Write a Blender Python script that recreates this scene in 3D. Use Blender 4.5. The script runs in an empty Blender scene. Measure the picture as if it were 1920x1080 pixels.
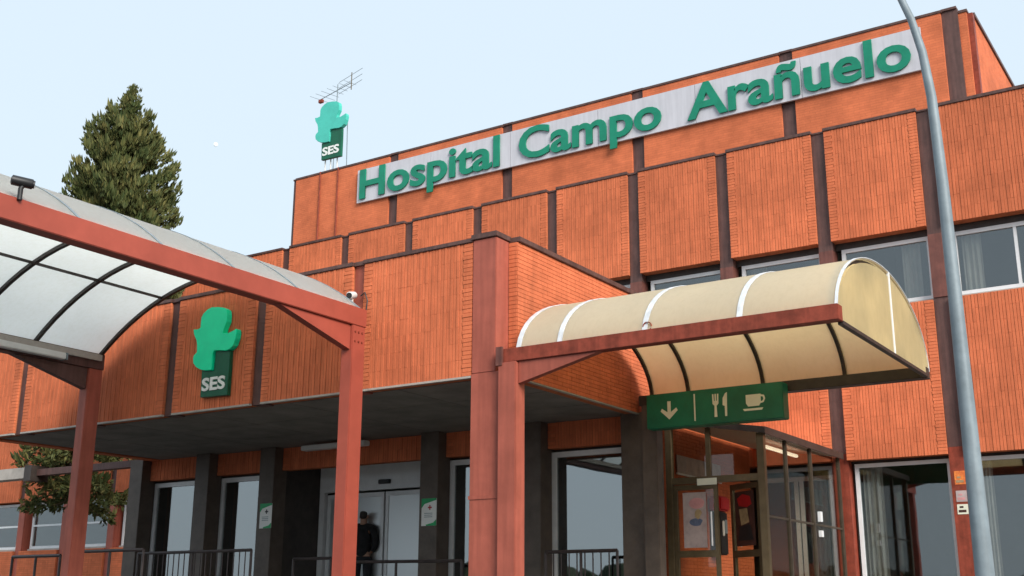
import bpy, bmesh, math, random
import numpy as np
from mathutils import Matrix, Vector
random.seed(7); rng = np.random.default_rng(11)
scene = bpy.context.scene
COL = scene.collection
R = math.radians

# ------------------------------------------------------------------ camera (eye level is z = 0)
yaw, pitch, roll = R(33.4), R(15.4), R(0.25)
fh = Vector((-math.sin(yaw), math.cos(yaw), 0)); r0 = Vector((math.cos(yaw), math.sin(yaw), 0)); up = Vector((0, 0, 1))
fw = fh*math.cos(pitch) + up*math.sin(pitch); u0 = up*math.cos(pitch) - fh*math.sin(pitch)
rr = r0*math.cos(roll) + u0*math.sin(roll); uu = u0*math.cos(roll) - r0*math.sin(roll)
cd = bpy.data.cameras.new('camera'); cam = bpy.data.objects.new('camera', cd); COL.objects.link(cam)
cam.matrix_world = Matrix(((rr.x, uu.x, -fw.x, 0), (rr.y, uu.y, -fw.y, 0), (rr.z, uu.z, -fw.z, 0), (0, 0, 0, 1)))
cd.sensor_width = 36; cd.lens = 36*2177/1920; cd.clip_start = .1; cd.clip_end = 5000
scene.camera = cam

# ------------------------------------------------------------------ sky and sun
SUN = Vector((.74, -.42, .53)).normalized()
world = bpy.data.worlds.new('World'); scene.world = world; world.use_nodes = True
nt = world.node_tree; bg = nt.nodes['Background']
sky = nt.nodes.new('ShaderNodeTexSky'); sky.sky_type = 'NISHITA'; sky.sun_disc = False
sky.sun_elevation = math.asin(SUN.z); sky.sun_rotation = math.atan2(SUN.x, SUN.y)
sky.air_density = 1.0; sky.dust_density = 2.0; sky.ozone_density = 1.0
veil = nt.nodes.new('ShaderNodeMix'); veil.data_type = 'RGBA'; veil.inputs[0].default_value = .84   # thin high cloud over the blue
veil.inputs[7].default_value = (8.6, 10.1, 11.3, 1)
nt.links.new(sky.outputs[0], veil.inputs[6]); nt.links.new(veil.outputs[2], bg.inputs[0])
bg.inputs[1].default_value = .086
sl = bpy.data.lights.new('sun', 'SUN'); sl.energy = 4.1; sl.angle = R(30); sl.color = (1, .95, .88)
so = bpy.data.objects.new('sun', sl); COL.objects.link(so); so.location = (30, -20, 40)
so.rotation_euler = (-SUN).to_track_quat('-Z', 'Y').to_euler()
scene.view_settings.view_transform = 'Standard'; scene.view_settings.look = 'None'
scene.view_settings.exposure = .22; scene.view_settings.gamma = 1; scene.view_settings.use_curve_mapping = False
scene.cycles.max_bounces = 8; scene.cycles.transparent_max_bounces = 16

# ------------------------------------------------------------------ materials
def mat(name, col, rough=.7, var=.15, scale=6, bump=0, metallic=0, streak=0, spec=.4, island=0, col2=None, grime=0):
    m = bpy.data.materials.new(name); m.use_nodes = True; t = m.node_tree; N = t.nodes.new; L = t.links.new
    p = t.nodes['Principled BSDF']; p.inputs['Roughness'].default_value = rough; p.inputs['Metallic'].default_value = metallic
    p.inputs['Specular IOR Level'].default_value = spec
    tc = N('ShaderNodeNewGeometry'); nz = N('ShaderNodeTexNoise'); nz.inputs['Scale'].default_value = scale; nz.inputs['Detail'].default_value = 7
    nz.inputs['Roughness'].default_value = .65
    L(tc.outputs['Position'], nz.inputs['Vector'])
    c2 = col2 or tuple(max(0, c*(1-2.2*var)) for c in col)
    c1 = tuple(min(1, c*(1+var)) for c in col)
    rp = N('ShaderNodeValToRGB'); rp.color_ramp.elements[0].position = .3; rp.color_ramp.elements[1].position = .7
    rp.color_ramp.elements[0].color = (*c2, 1); rp.color_ramp.elements[1].color = (*c1, 1)
    L(nz.outputs[0], rp.inputs[0]); out = rp.outputs[0]
    def mul(sock, fac_sock, lo, hi, a=.3, b=.7):
        r = N('ShaderNodeMapRange'); r.inputs[1].default_value = a; r.inputs[2].default_value = b
        r.inputs[3].default_value = lo; r.inputs[4].default_value = hi; L(fac_sock, r.inputs[0])
        x = N('ShaderNodeMix'); x.data_type = 'RGBA'; x.blend_type = 'MULTIPLY'; x.inputs[0].default_value = 1
        L(sock, x.inputs[6]); L(r.outputs[0], x.inputs[7]); return x.outputs[2]
    if island:
        out = mul(out, tc.outputs['Random Per Island'], 1-island, 1+island*.6, 0, 1)
        oi = N('ShaderNodeObjectInfo'); out = mul(out, oi.outputs['Random'], .93, 1.05, 0, 1)
    if streak:
        mp = N('ShaderNodeMapping'); mp.inputs['Scale'].default_value = (7, 7, .5); L(tc.outputs['Position'], mp.inputs['Vector'])
        n2 = N('ShaderNodeTexNoise'); n2.inputs['Scale'].default_value = 2.2; n2.inputs['Detail'].default_value = 5; L(mp.outputs[0], n2.inputs['Vector'])
        out = mul(out, n2.outputs[0], 1-streak, 1.06, .35, .6)
    if grime:
        n3 = N('ShaderNodeTexNoise'); n3.inputs['Scale'].default_value = .7; n3.inputs['Detail'].default_value = 8; L(tc.outputs['Position'], n3.inputs['Vector'])
        out = mul(out, n3.outputs[0], 1-grime, 1.05, .38, .58)
    L(out, p.inputs['Base Color'])
    if bump:
        n4 = N('ShaderNodeTexNoise'); n4.inputs['Scale'].default_value = 60; n4.inputs['Detail'].default_value = 4; L(tc.outputs['Position'], n4.inputs['Vector'])
        b = N('ShaderNodeBump'); b.inputs['Strength'].default_value = bump; b.inputs['Distance'].default_value = .01
        L(n4.outputs[0], b.inputs['Height']); L(b.outputs[0], p.inputs['Normal'])
    return m

BR = (.63, .170, .075)
M_brick = mat('brick_clay', BR, .85, .09, 2.2, .25, island=.09, grime=.12, streak=.08, spec=.2)
M_mortar = mat('brick_mortar', (.46, .15, .07), .95, .15, 8, .2, spec=.1)
def brick_tex():
    m = mat('brick_far', BR, .85, .10, 2.5, 0, grime=.14, spec=.2); t = m.node_tree; N = t.nodes.new; L = t.links.new
    p = t.nodes['Principled BSDF']; src = p.inputs['Base Color'].links[0].from_socket
    tc = N('ShaderNodeTexCoord'); sx = N('ShaderNodeSeparateXYZ'); L(tc.outputs['Object'], sx.inputs[0])
    ad = N('ShaderNodeMath'); L(sx.outputs[0], ad.inputs[0]); L(sx.outputs[1], ad.inputs[1])
    cx = N('ShaderNodeCombineXYZ'); L(ad.outputs[0], cx.inputs[0]); L(sx.outputs[2], cx.inputs[1])
    b = N('ShaderNodeTexBrick'); b.inputs['Scale'].default_value = 1; b.inputs['Brick Width'].default_value = .25; b.inputs['Row Height'].default_value = .06
    b.inputs['Mortar Size'].default_value = .006; b.inputs['Color1'].default_value = (1.04, 1.03, 1, 1); b.inputs['Color2'].default_value = (.93, .91, .90, 1)
    b.inputs['Mortar'].default_value = (.86, .84, .86, 1); L(cx.outputs[0], b.inputs['Vector'])
    x = N('ShaderNodeMix'); x.data_type = 'RGBA'; x.blend_type = 'MULTIPLY'; x.inputs[0].default_value = 1
    L(src, x.inputs[6]); L(b.outputs[0], x.inputs[7]); L(x.outputs[2], p.inputs['Base Color'])
    bp = N('ShaderNodeBump'); bp.inputs['Strength'].default_value = .5; bp.inputs['Distance'].default_value = .008; bp.invert = True
    L(b.outputs['Fac'], bp.inputs['Height']); L(bp.outputs[0], p.inputs['Normal']); return m
M_bfar = brick_tex()
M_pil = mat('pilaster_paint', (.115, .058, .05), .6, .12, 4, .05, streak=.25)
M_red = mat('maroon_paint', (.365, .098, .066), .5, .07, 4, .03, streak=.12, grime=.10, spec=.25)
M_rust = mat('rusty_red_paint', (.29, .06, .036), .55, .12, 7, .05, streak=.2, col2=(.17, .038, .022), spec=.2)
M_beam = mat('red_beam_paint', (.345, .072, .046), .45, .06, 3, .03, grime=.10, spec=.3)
M_dark = mat('dark_brown_paint', (.045, .035, .03), .5, .2, 5, .03)
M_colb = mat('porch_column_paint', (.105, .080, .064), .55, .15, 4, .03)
M_cop = mat('coping_metal', (.11, .055, .045), .5, .2, 5, .05, streak=.2)
M_soff = mat('soffit_paint', (.19, .178, .16), .8, .15, 2, .05)
M_alu = mat('white_aluminium', (.72, .73, .74), .35, .05, 4, .02, spec=.5)
M_grey = mat('grey_steel_galvanised', (.215, .26, .285), .55, .1, 5, .03, metallic=.1, streak=.12)
M_brass = mat('bronze_aluminium', (.16, .12, .068), .38, .12, 6, .03, metallic=.5)
M_brass2 = mat('dark_bronze_aluminium', (.09, .07, .05), .4, .12, 6, .03, metallic=.3)
M_pilr = mat('pilaster_paint_reddish', (.17, .062, .048), .6, .15, 5, .05, streak=.25)
M_conc = mat('concrete', (.34, .32, .29), .9, .12, 3, .3, grime=.2)
M_pave = mat('dark_paving', (.21, .20, .185), .9, .12, 3, .3, grime=.2)
M_asph = mat('asphalt', (.055, .055, .057), .95, .15, 9, .5, grime=.2)
M_roofm = mat('roof_gravel', (.25, .24, .22), .95, .15, 8, .4)
M_plast = mat('interior_plaster', (.42, .40, .36), .9, .05, 3)
M_tile = mat('floor_tile', (.30, .27, .24), .5, .1, 4)
M_board = mat('sign_board_grey', (.53, .52, .56), .5, .04, 1.2, .02, streak=.03)
M_green = mat('letter_green', (.003, .215, .125), .4, .08, 4)
M_greenside = mat('sign_green', (.008, .155, .082), .42, .12, 3, grime=.2)
M_logo = mat('logo_light_green', (.0, .85, .42), .38, .05, 3)
M_logo2 = mat('logo_teal', (.07, .52, .42), .4, .06, 3)
M_logod = mat('logo_dark_green', (.003, .105, .052), .4, .1, 3)
M_white = mat('white_lettering', (.80, .80, .77), .5, .03, 4)
M_cream = mat('pictogram_cream', (.74, .74, .60), .5, .04, 4)
M_strip = mat('aluminium_strip', (.66, .68, .70), .4, .06, 4, .02, streak=.15)
M_wplast = mat('white_plastic', (.70, .70, .68), .4, .05, 5)
M_black = mat('black_plastic', (.02, .02, .022), .45, .2, 5)
M_curt = mat('curtain_cloth', (.76, .68, .60), .95, .08, 4)
M_rail = mat('railing_paint', (.045, .033, .032), .45, .2, 6)
M_dred = mat('red_enamel', (.45, .015, .02), .35, .1, 5)
M_cloth = mat('black_jacket_cloth', (.016, .016, .018), .9, .25, 14, .2)
M_trou = mat('dark_trouser_cloth', (.022, .023, .028), .9, .2, 14, .2)
M_skin = mat('skin', (.40, .23, .16), .6, .06, 10)
M_hair = mat('dark_hair', (.035, .028, .024), .7, .25, 40, .4)
M_sill = mat('stone_sill', (.42, .38, .34), .8, .1, 5, .1)
M_bark = mat('bark', (.11, .085, .05), .95, .25, 14, .6)
M_moon = mat('moon_rock', (.85, .85, .83), 1, .06, .06, spec=0)

def glass(name, tint, base, rough=.015):
    m = bpy.data.materials.new(name); m.use_nodes = True; t = m.node_tree; N = t.nodes.new; L = t.links.new
    t.nodes.remove(t.nodes['Principled BSDF']); out = t.nodes['Material Output']
    tr = N('ShaderNodeBsdfTransparent'); tr.inputs[0].default_value = (*tint, 1)
    gl = N('ShaderNodeBsdfGlossy'); gl.inputs['Roughness'].default_value = rough; gl.inputs['Color'].default_value = (.93, .95, .95, 1)
    tc = N('ShaderNodeTexCoord'); nz = N('ShaderNodeTexNoise'); nz.inputs['Scale'].default_value = 1.3; L(tc.outputs['Object'], nz.inputs['Vector'])
    bp = N('ShaderNodeBump'); bp.inputs['Strength'].default_value = .02; bp.inputs['Distance'].default_value = .02
    L(nz.outputs[0], bp.inputs['Height']); L(bp.outputs[0], gl.inputs['Normal'])
    lw = N('ShaderNodeLayerWeight'); lw.inputs[0].default_value = .5
    pw = N('ShaderNodeMath'); pw.operation = 'POWER'; pw.inputs[1].default_value = 4; L(lw.outputs['Facing'], pw.inputs[0])
    ma = N('ShaderNodeMath'); ma.operation = 'MULTIPLY_ADD'; ma.inputs[1].default_value = .75-base; ma.inputs[2].default_value = base; ma.use_clamp = True
    L(pw.outputs[0], ma.inputs[0]); mx = N('ShaderNodeMixShader'); L(ma.outputs[0], mx.inputs[0]); L(tr.outputs[0], mx.inputs[1]); L(gl.outputs[0], mx.inputs[2])
    L(mx.outputs[0], out.inputs[0]); return m
M_glass = glass('window_glass', (.66, .69, .69), .115)
M_glassd = glass('porch_glass', (.42, .46, .46), .25)
M_glassf = glass('filmed_door_glass', (.38, .41, .42), .74, .50)
M_glassv = glass('lobby_glass', (.84, .82, .76), .04)
def poly(name, col, trans, var=.08, gloss=.06, tint=(1, 1, 1)):
    m = bpy.data.materials.new(name); m.use_nodes = True; t = m.node_tree; N = t.nodes.new; L = t.links.new
    t.nodes.remove(t.nodes['Principled BSDF']); out = t.nodes['Material Output']
    tc = N('ShaderNodeTexCoord'); nz = N('ShaderNodeTexNoise'); nz.inputs['Scale'].default_value = .9; nz.inputs['Detail'].default_value = 7
    L(tc.outputs['Object'], nz.inputs['Vector'])
    rp = N('ShaderNodeValToRGB'); rp.color_ramp.elements[0].position = .35; rp.color_ramp.elements[1].position = .65
    rp.color_ramp.elements[0].color = (*[c*(1-2*var) for c in col], 1); rp.color_ramp.elements[1].color = (*col, 1); L(nz.outputs[0], rp.inputs[0])
    mp = N('ShaderNodeMapping'); mp.inputs['Scale'].default_value = (3.5, 3.5, .9); L(tc.outputs['Object'], mp.inputs['Vector'])
    n2 = N('ShaderNodeTexNoise'); n2.inputs['Scale'].default_value = 5; n2.inputs['Detail'].default_value = 9; n2.inputs['Roughness'].default_value = .7; L(mp.outputs[0], n2.inputs['Vector'])
    r2 = N('ShaderNodeValToRGB'); r2.color_ramp.elements[0].position = .36; r2.color_ramp.elements[0].color = (.965, .96, .945, 1); r2.color_ramp.elements[1].position = .55; r2.color_ramp.elements[1].color = (1, 1, 1, 1); L(n2.outputs[0], r2.inputs[0])
    xx = N('ShaderNodeMix'); xx.data_type = 'RGBA'; xx.blend_type = 'MULTIPLY'; xx.inputs[0].default_value = 1; L(rp.outputs[0], xx.inputs[6]); L(r2.outputs[0], xx.inputs[7])
    d = N('ShaderNodeBsdfDiffuse'); tl = N('ShaderNodeBsdfTranslucent'); g = N('ShaderNodeBsdfGlossy'); g.inputs['Roughness'].default_value = .25
    L(xx.outputs[2], d.inputs[0])
    tm = N('ShaderNodeMix'); tm.data_type = 'RGBA'; tm.blend_type = 'MULTIPLY'; tm.inputs[0].default_value = 1; tm.inputs[7].default_value = (*tint, 1)
    L(xx.outputs[2], tm.inputs[6]); L(tm.outputs[2], tl.inputs[0])
    m1 = N('ShaderNodeMixShader'); m1.inputs[0].default_value = trans; L(d.outputs[0], m1.inputs[1]); L(tl.outputs[0], m1.inputs[2])
    m2 = N('ShaderNodeMixShader'); m2.inputs[0].default_value = gloss; L(m1.outputs[0], m2.inputs[1]); L(g.outputs[0], m2.inputs[2])
    L(m2.outputs[0], out.inputs[0]); return m
M_pclear = poly('opal_polycarbonate', (.97, .97, .95), .86, .02, .05, (1, 1, .985))
M_pcream = poly('cream_polycarbonate', (.97, .93, .80), .74, .025, .04, (1, .91, .76))
M_pyel = poly('yellowed_polycarbonate', (.84, .75, .47), .62, .12, .05, (1, .9, .75))
def emit(name, col, s):
    m = bpy.data.materials.new(name); m.use_nodes = True; p = m.node_tree.nodes['Principled BSDF']
    p.inputs['Base Color'].default_value = (*col, 1); p.inputs['Emission Color'].default_value = (*col, 1); p.inputs['Emission Strength'].default_value = s; return m
M_tube = emit('lit_tube', (1, .95, .78), 1.1)
def foliage_mat():
    m = bpy.data.materials.new('conifer_needles'); m.use_nodes = True; t = m.node_tree; N = t.nodes.new; L = t.links.new
    p = t.nodes['Principled BSDF']; p.inputs['Roughness'].default_value = .7; p.inputs['Specular IOR Level'].default_value = .25
    g = N('ShaderNodeNewGeometry'); rp = N('ShaderNodeValToRGB'); e = rp.color_ramp.elements
    e[0].position = 0; e[0].color = (.058, .076, .030, 1); e[1].position = 1; e[1].color = (.165, .155, .060, 1)
    k = e.new(.55); k.color = (.100, .112, .042, 1)
    L(g.outputs['Random Per Island'], rp.inputs[0])
    tc = N('ShaderNodeTexCoord'); nz = N('ShaderNodeTexNoise'); nz.inputs['Scale'].default_value = 2.4; nz.inputs['Detail'].default_value = 3; L(tc.outputs['Object'], nz.inputs['Vector'])
    mr = N('ShaderNodeValToRGB'); mr.color_ramp.elements[0].position = .36; mr.color_ramp.elements[0].color = (.55, .68, .5, 1); mr.color_ramp.elements[1].position = .64; mr.color_ramp.elements[1].color = (1.2, 1.1, .95, 1)
    L(nz.outputs[0], mr.inputs[0]); x = N('ShaderNodeMix'); x.data_type = 'RGBA'; x.blend_type = 'MULTIPLY'; x.inputs[0].default_value = 1
    L(rp.outputs[0], x.inputs[6]); L(mr.outputs[0], x.inputs[7]); L(x.outputs[2], p.inputs['Base Color']); return m
M_leaf = foliage_mat()

# ------------------------------------------------------------------ helpers
W = {}
def link(o, parent=None, m=Matrix.Identity(4)):
    COL.objects.link(o); W[o.name] = m
    if parent: o.parent = parent; o.matrix_parent_inverse = W[parent.name].inverted()
    o.matrix_basis = m; return o
def tag(o, label=None, cat=None, group=None, kind=None):
    for k, v in (('label', label), ('category', cat), ('group', group), ('kind', kind)):
        if v: o[k] = v
    return o
def thing(name, label, cat, loc=(0, 0, 0), group=None):
    o = bpy.data.objects.new(name, None); o.empty_display_size = .3
    link(o, None, Matrix.Translation(loc)); return tag(o, label, cat, group)
class MB:
    def __init__(s): s.v = []; s.f = []
    def box(s, x0, x1, y0, y1, z0, z1):
        n = len(s.v); s.v += [(x, y, z) for z in (z0, z1) for y in (y0, y1) for x in (x0, x1)]
        s.f += [tuple(n+i for i in q) for q in ((0, 2, 3, 1), (4, 5, 7, 6), (0, 1, 5, 4), (2, 6, 7, 3), (0, 4, 6, 2), (1, 3, 7, 5))]; return s
    def prism(s, pts, axis, a, b):
        """extrude a polygon given in the two other axes along axis from a to b"""
        n = len(s.v); k = len(pts)
        area = sum(pts[i][0]*pts[(i+1) % k][1]-pts[(i+1) % k][0]*pts[i][1] for i in range(k))
        if area < 0: pts = pts[::-1]
        put = {'x': lambda p, t: (t, p[0], p[1]), 'y': lambda p, t: (p[0], t, p[1]), 'z': lambda p, t: (p[0], p[1], t)}[axis]
        s.v += [put(p, a) for p in pts]+[put(p, b) for p in pts]
        s.f += [tuple(n+i for i in range(k))[::-1], tuple(n+k+i for i in range(k))]
        s.f += [(n+i, n+(i+1) % k, n+k+(i+1) % k, n+k+i) for i in range(k)]; return s
    def tube(s, pts, r, seg=10):
        rs = r if isinstance(r, (list, tuple)) else [r]*len(pts); n = len(s.v)
        P = [Vector(p) for p in pts]; ref = None
        for i, p in enumerate(P):
            d = (P[min(i+1, len(P)-1)]-P[max(i-1, 0)]).normalized()
            if ref is None: ref = Vector((1, 0, 0)) if abs(d.x) < .8 else Vector((0, 1, 0))
            a = d.cross(ref).normalized(); b = d.cross(a); ref = b.cross(d).normalized() if False else ref
            for j in range(seg):
                t = 2*math.pi*j/seg; s.v.append(tuple(p+a*(rs[i]*math.cos(t))+b*(rs[i]*math.sin(t))))
        for i in range(len(P)-1):
            for j in range(seg):
                q = n+i*seg; s.f.append((q+j, q+(j+1) % seg, q+seg+(j+1) % seg, q+seg+j))
        s.f += [tuple(n+j for j in range(seg))[::-1], tuple(n+(len(P)-1)*seg+j for j in range(seg))]; return s
    def mesh(s, name, m, smooth=False, bevel=0):
        me = bpy.data.meshes.new(name); me.from_pydata(s.v, [], s.f); me.materials.append(m)
        bm = bmesh.new(); bm.from_mesh(me); bmesh.ops.recalc_face_normals(bm, faces=bm.faces)
        if bevel: bmesh.ops.bevel(bm, geom=[e for e in bm.edges if len(e.link_faces) == 2 and e.calc_face_angle(0) > .6], offset=bevel, segments=2, affect='EDGES', clamp_overlap=True)
        bm.to_mesh(me); bm.free()
        if smooth:
            me.polygons.foreach_set('use_smooth', [True]*len(me.polygons)); me.set_sharp_from_angle(angle=R(40))
        me.update(); return me
    def build(s, name, m, parent=None, smooth=False, bevel=0, loc=None):
        if loc:
            s.v = [(x-loc[0], y-loc[1], z-loc[2]) for x, y, z in s.v]
        o = bpy.data.objects.new(name, s.mesh(name, m, smooth, bevel))
        return link(o, parent, Matrix.Translation(loc) if loc else Matrix.Identity(4))
def bx(name, m, parent, x0, x1, y0, y1, z0, z1, bevel=0): return MB().box(x0, x1, y0, y1, z0, z1).build(name, m, parent, bevel=bevel)

_bc = {}
def jit(a): return random.uniform(-a, a)
def bricks(Wd, H, ribbed=True):
    """brick face in the x/z plane, front at y = 0 facing -y; every brick its own box"""
    key = (round(Wd, 3), round(H, 3), ribbed)
    if key in _bc: return _bc[key]
    b = MB()
    def one(x0, x1, z0, z1, d=0):
        y0 = jit(.002)+d; j = .001
        n = len(b.v); b.v += [(x0+jit(j), y0, z0), (x1+jit(j), y0, z0), (x1, y0, z1), (x0, y0, z1), (x0, .04, z0), (x1, .04, z0), (x1, .04, z1), (x0, .04, z1)]
        b.f += [tuple(n+i for i in q) for q in ((0, 1, 2, 3), (0, 4, 5, 1), (1, 5, 6, 2), (2, 6, 7, 3), (3, 7, 4, 0))]
    def stretch(xa, xb, za, zb, course=.056, ln=.25):
        nz = max(1, round((zb-za)/course)); h = (zb-za)/nz
        for i in range(nz):
            x = xa-(ln/2 if i % 2 else 0)
            while x < xb-.01:
                a, c = max(x, xa), min(x+ln, xb)
                if c-a > .02: one(a+.002, c-.002, za+i*h+.003, za+(i+1)*h-.003)
                x += ln
    if not ribbed: stretch(0, Wd, 0, H)
    else:
        mg = .155; nz = max(2, round(H/.056)); h = H/nz
        for i in range(nz):          # stretcher margin at both ends, every other course a little proud
            e = mg-.005-(.010 if i % 2 else 0); d = .0015 if i % 2 else -.0015
            one(0, e, i*h+.003, (i+1)*h-.003, d); one(Wd-e, Wd, i*h+.003, (i+1)*h-.003, d)
        x0, x1 = mg-.006, Wd-mg+.006; n = max(2, round((x1-x0)/.053)); p = (x1-x0)/n
        nr = max(1, round(H/.235)); L = H/nr
        for i in range(n):
            for k in range(nr):
                one(x0+i*p+.001, x0+(i+1)*p-.009, k*L+.0006, (k+1)*L-.0006, jit(.0006)+(.005 if i % 2 else 0))
    me = b.mesh('brick_courses', M_brick); _bc[key] = me; return me
def panel(parent, x0, x1, z0, z1, y, ribbed=True, thick=.24, side=None, name='brick_panel'):
    """mortar slab with its bricks; side='x' turns it to face +x (x0,x1 run along y, y is the x of the face)"""
    Wd, H = x1-x0, z1-z0
    m = Matrix.Translation((y, x0, z0)) @ Matrix.Rotation(math.pi/2, 4, 'Z') if side == 'x' else Matrix.Translation((x0, y, z0))
    o = bpy.data.objects.new(name, MB().box(.004, Wd-.004, .008, thick, .004, H-.004).mesh(name, M_mortar)); link(o, parent, m)
    c = bpy.data.objects.new('brick_courses', bricks(Wd, H, ribbed)); link(c, o, m); c['kind'] = 'stuff'
    return o

# ------------------------------------------------------------------ ground
g = MB().box(-400, 400, -400, 400, -2.2, -1.6).build('ground', M_asph); tag(g, kind='structure')
t_ = MB().box(-60, 12, 11.0, 60, -1.595, -.004).build('terrace', M_pave, bevel=.01); tag(t_, kind='structure')

# ------------------------------------------------------------------ hospital building
B = thing('hospital_building', 'orange brick hospital with ribbed brick panels, brown steel pilasters and a deep entrance porch', 'building', (-14, 20, 0))
P = 1.94; PX = [-4.43+P*k for k in range(5, -16, -1)][::-1]          # pilaster centres, left to right
XL, XRr = PX[0], PX[-1]; FY = 20.0
def window(x0, x1, y, z0, z1, glassm=M_glass, mull=None, trans=None, fr=.07, framem=M_alu, parent=None, sill=True):
    f = MB()
    f.box(x0, x1, y, y+.07, z1-fr, z1); f.box(x0, x1, y, y+.07, z0, z0+fr)
    f.box(x0, x0+fr, y+.001, y+.069, z0+fr, z1-fr); f.box(x1-fr, x1, y+.001, y+.069, z0+fr, z1-fr)
    if mull: f.box(mull-.025, mull+.025, y+.004, y+.066, z0+fr, z1-fr)
    if trans: f.box(x0+fr, x1-fr, y+.006, y+.064, trans-.025, trans+.025)
    o = f.build('window', framem, parent or B)
    MB().box(x0+fr, x1-fr, y+.034, y+.046, z0+fr, z1-fr).build('pane', glassm, o)
    if sill: MB().box(x0-.02, x1+.02, y-.05, y+.06, z0-.05, z0-.003).build('sill', M_sill, o)
    return o
for i, x in enumerate(PX):                                          # pilasters
    low = 0
    bx('pilaster', M_pil, B, x-.13, x+.13, FY+.07, FY+.34, 6.3, 8.60)
    if not (-19.5 < x < -8.4):
        bx('pilaster', M_rust if x > -9 else M_red, B, x-.128, x+.128, FY+.068, FY+.34, low, 2.60 if x > -9 else 2.9)
        bx('pilaster', M_pil, B, x-.13, x+.13, FY+.07, FY+.34, 2.602 if x > -9 else 2.902, 5.16)
    else: bx('pilaster', M_pil, B, x-.13, x+.13, FY+.07, FY+.34, 4.0, 5.16)
    bx('pilaster', M_pilr, B, x-.129, x+.129, FY+.05, FY+.34, 5.163, 6.297)
    bx('coping', M_cop, B, x-.125, x+.125, FY+.05, FY+.36, 8.602, 8.635)
for i in range(len(PX)-1):
    a, b = PX[i]+.13, PX[i+1]-.13; left = PX[i+1] < -19.5; porch = -20 < PX[i] < -9
    panel(B, a, b, 6.45, 8.60, FY); bx('coping', M_cop, B, a-.015, b+.015, FY-.018, FY+.30, 8.603, 8.665, .006)
    window(a+.10, b-.0, FY+.25, 5.19, 6.33, mull=(a+b)/2+.28 if PX[i] > -5 and i % 2 == len(PX) % 2 else None)
    bx('lintel', M_dark, B, a+.001, b-.001, FY+.25, FY+.40, 6.332, 6.8)
    if PX[i] > -9:
        c0 = (a+.22 if i % 2 else b-.55); n = 12; pts = [(c0+.32*k/n, FY+.42+.022*math.sin(k*1.9)) for k in range(n+1)]
        MB().prism(pts+[(p[0], p[1]+.01) for p in pts[::-1]], 'z', 5.22, 6.30).build('curtain', M_curt, B)
        bx('ceiling_light', M_wplast, B, a+.35, b-.35, 21.6, 21.75, 7.92, 8.0)
    zb = 2.81 if left else 2.48
    panel(B, a, b, zb, 5.12, FY)
    if left:
        window(a+.12, b, FY+.25, 1.52, 2.78, trans=2.15)
        panel(B, a, b, .02, 1.46, FY, ribbed=False)
    elif not porch and not (-8.5 < PX[i] < -7):
        window(a+.06, b-.01, FY+.22, .32, 2.43, fr=.065)
        bx('plinth', M_conc, B, a, b, FY+.02, FY+.3, 0, .26)
        bx('lintel', M_dark, B, a+.001, b-.001, FY+.25, FY+.40, 2.432, 2.9)
        if PX[i] > -8:                                             # curtains behind the big panes
            cw = .20 if i % 2 else .34; n = 14
            pts = [(a+.15+cw*k/n, FY+.37+.025*math.sin(k*1.7)) for k in range(n+1)]
            MB().prism(pts+[(p[0], p[1]+.01) for p in pts[::-1]], 'z', .4, 2.38).build('curtain', M_curt, B)
# inner shell: floors, back walls, roof, ends
bx('floor_slab', M_tile, B, XL, XRr, FY+.30, 36, -.003, .0)
bx('floor_slab', M_plast, B, XL, XRr, FY+.42, 36, 3.55, 4.1)
bx('roof', M_roofm, B, XL, XRr, FY+.31, 36, 8.05, 8.42)
bx('interior_wall', M_plast, B, XL+.3, XRr-.3, 24.6, 24.75, 0, 3.55); bx('interior_wall', M_plast, B, XL+.3, XRr-.3, 24.6, 24.75, 4.1, 8.05)
bx('wall', M_bfar, B, XL-.12, XL+.13, FY+.345, 36, 0, 8.6); bx('wall', M_bfar, B, XRr-.13, XRr+.12, FY+.345, 36, 0, 8.6); bx('wall', M_bfar, B, XL, XRr, 36, 36.3, 0, 8.6)
for x in PX[2::3]: bx('interior_wall', M_plast, B, x-.07, x+.07, FY+.45, 24.6, 4.1, 8.05)
for x in [p for p in PX if p > -9 or p < -20][::2]: bx('interior_wall', M_plast, B, x-.07, x+.07, FY+.45, 24.6, 0, 3.55)

# upper block (set back on the roof)
TY = 24.2; TP = [-20.05, -16.14, -12.22, -8.32, -4.62]; TL = -23.97
edges = [TL+.1]+TP
for k, x in enumerate(TP):
    a = edges[k]+(.0 if k == 0 else .17); b = x-.17
    bx('brick_panel', M_bfar, B, a, b, TY, TY+.3, 8.42, 12.56); bx('coping', M_cop, B, a-.02, b+.03, TY-.02, TY+.34, 12.562, 12.625, .006)
    bx('pilaster', M_pil, B, x-.17, x+.17, TY+.07, TY+.35, 8.42, 12.60); bx('coping', M_cop, B, x-.16, x+.16, TY+.03, TY+.36, 12.602, 12.655)
bx('pilaster', M_pil, B, TL-.03, TL+.1, TY+.05, TY+.35, 8.42, 12.57); bx('coping', M_cop, B, TL-.04, TL+.07, TY+.02, TY+.36, 12.572, 12.62)
bx('brick_panel', M_bfar, B, -4.45, -4.28, TY+.12, TY+.38, 8.42, 12.5); bx('coping', M_cop, B, -4.44, -4.26, TY+.10, TY+.40, 12.502, 12.56)
bx('wall', M_bfar, B, -4.42, -4.20, TY+.382, 33, 8.42, 12.5); bx('coping', M_cop, B, -4.46, -4.16, TY+.402, 33.02, 12.502, 12.58)
bx('pilaster', M_rust, B, -4.30, -4.17, TY+.20, TY+.375, 8.42, 12.49)
bx('wall', M_bfar, B, TL, TL+.2, TY+.36, 33, 8.42, 12.5); bx('wall', M_bfar, B, TL, -4.2, 33.03, 33.3, 8.42, 12.5)
bx('roof', M_roofm, B, TL+.2, -4.43, TY+.38, 33.0, 12.1, 12.3)
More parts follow.
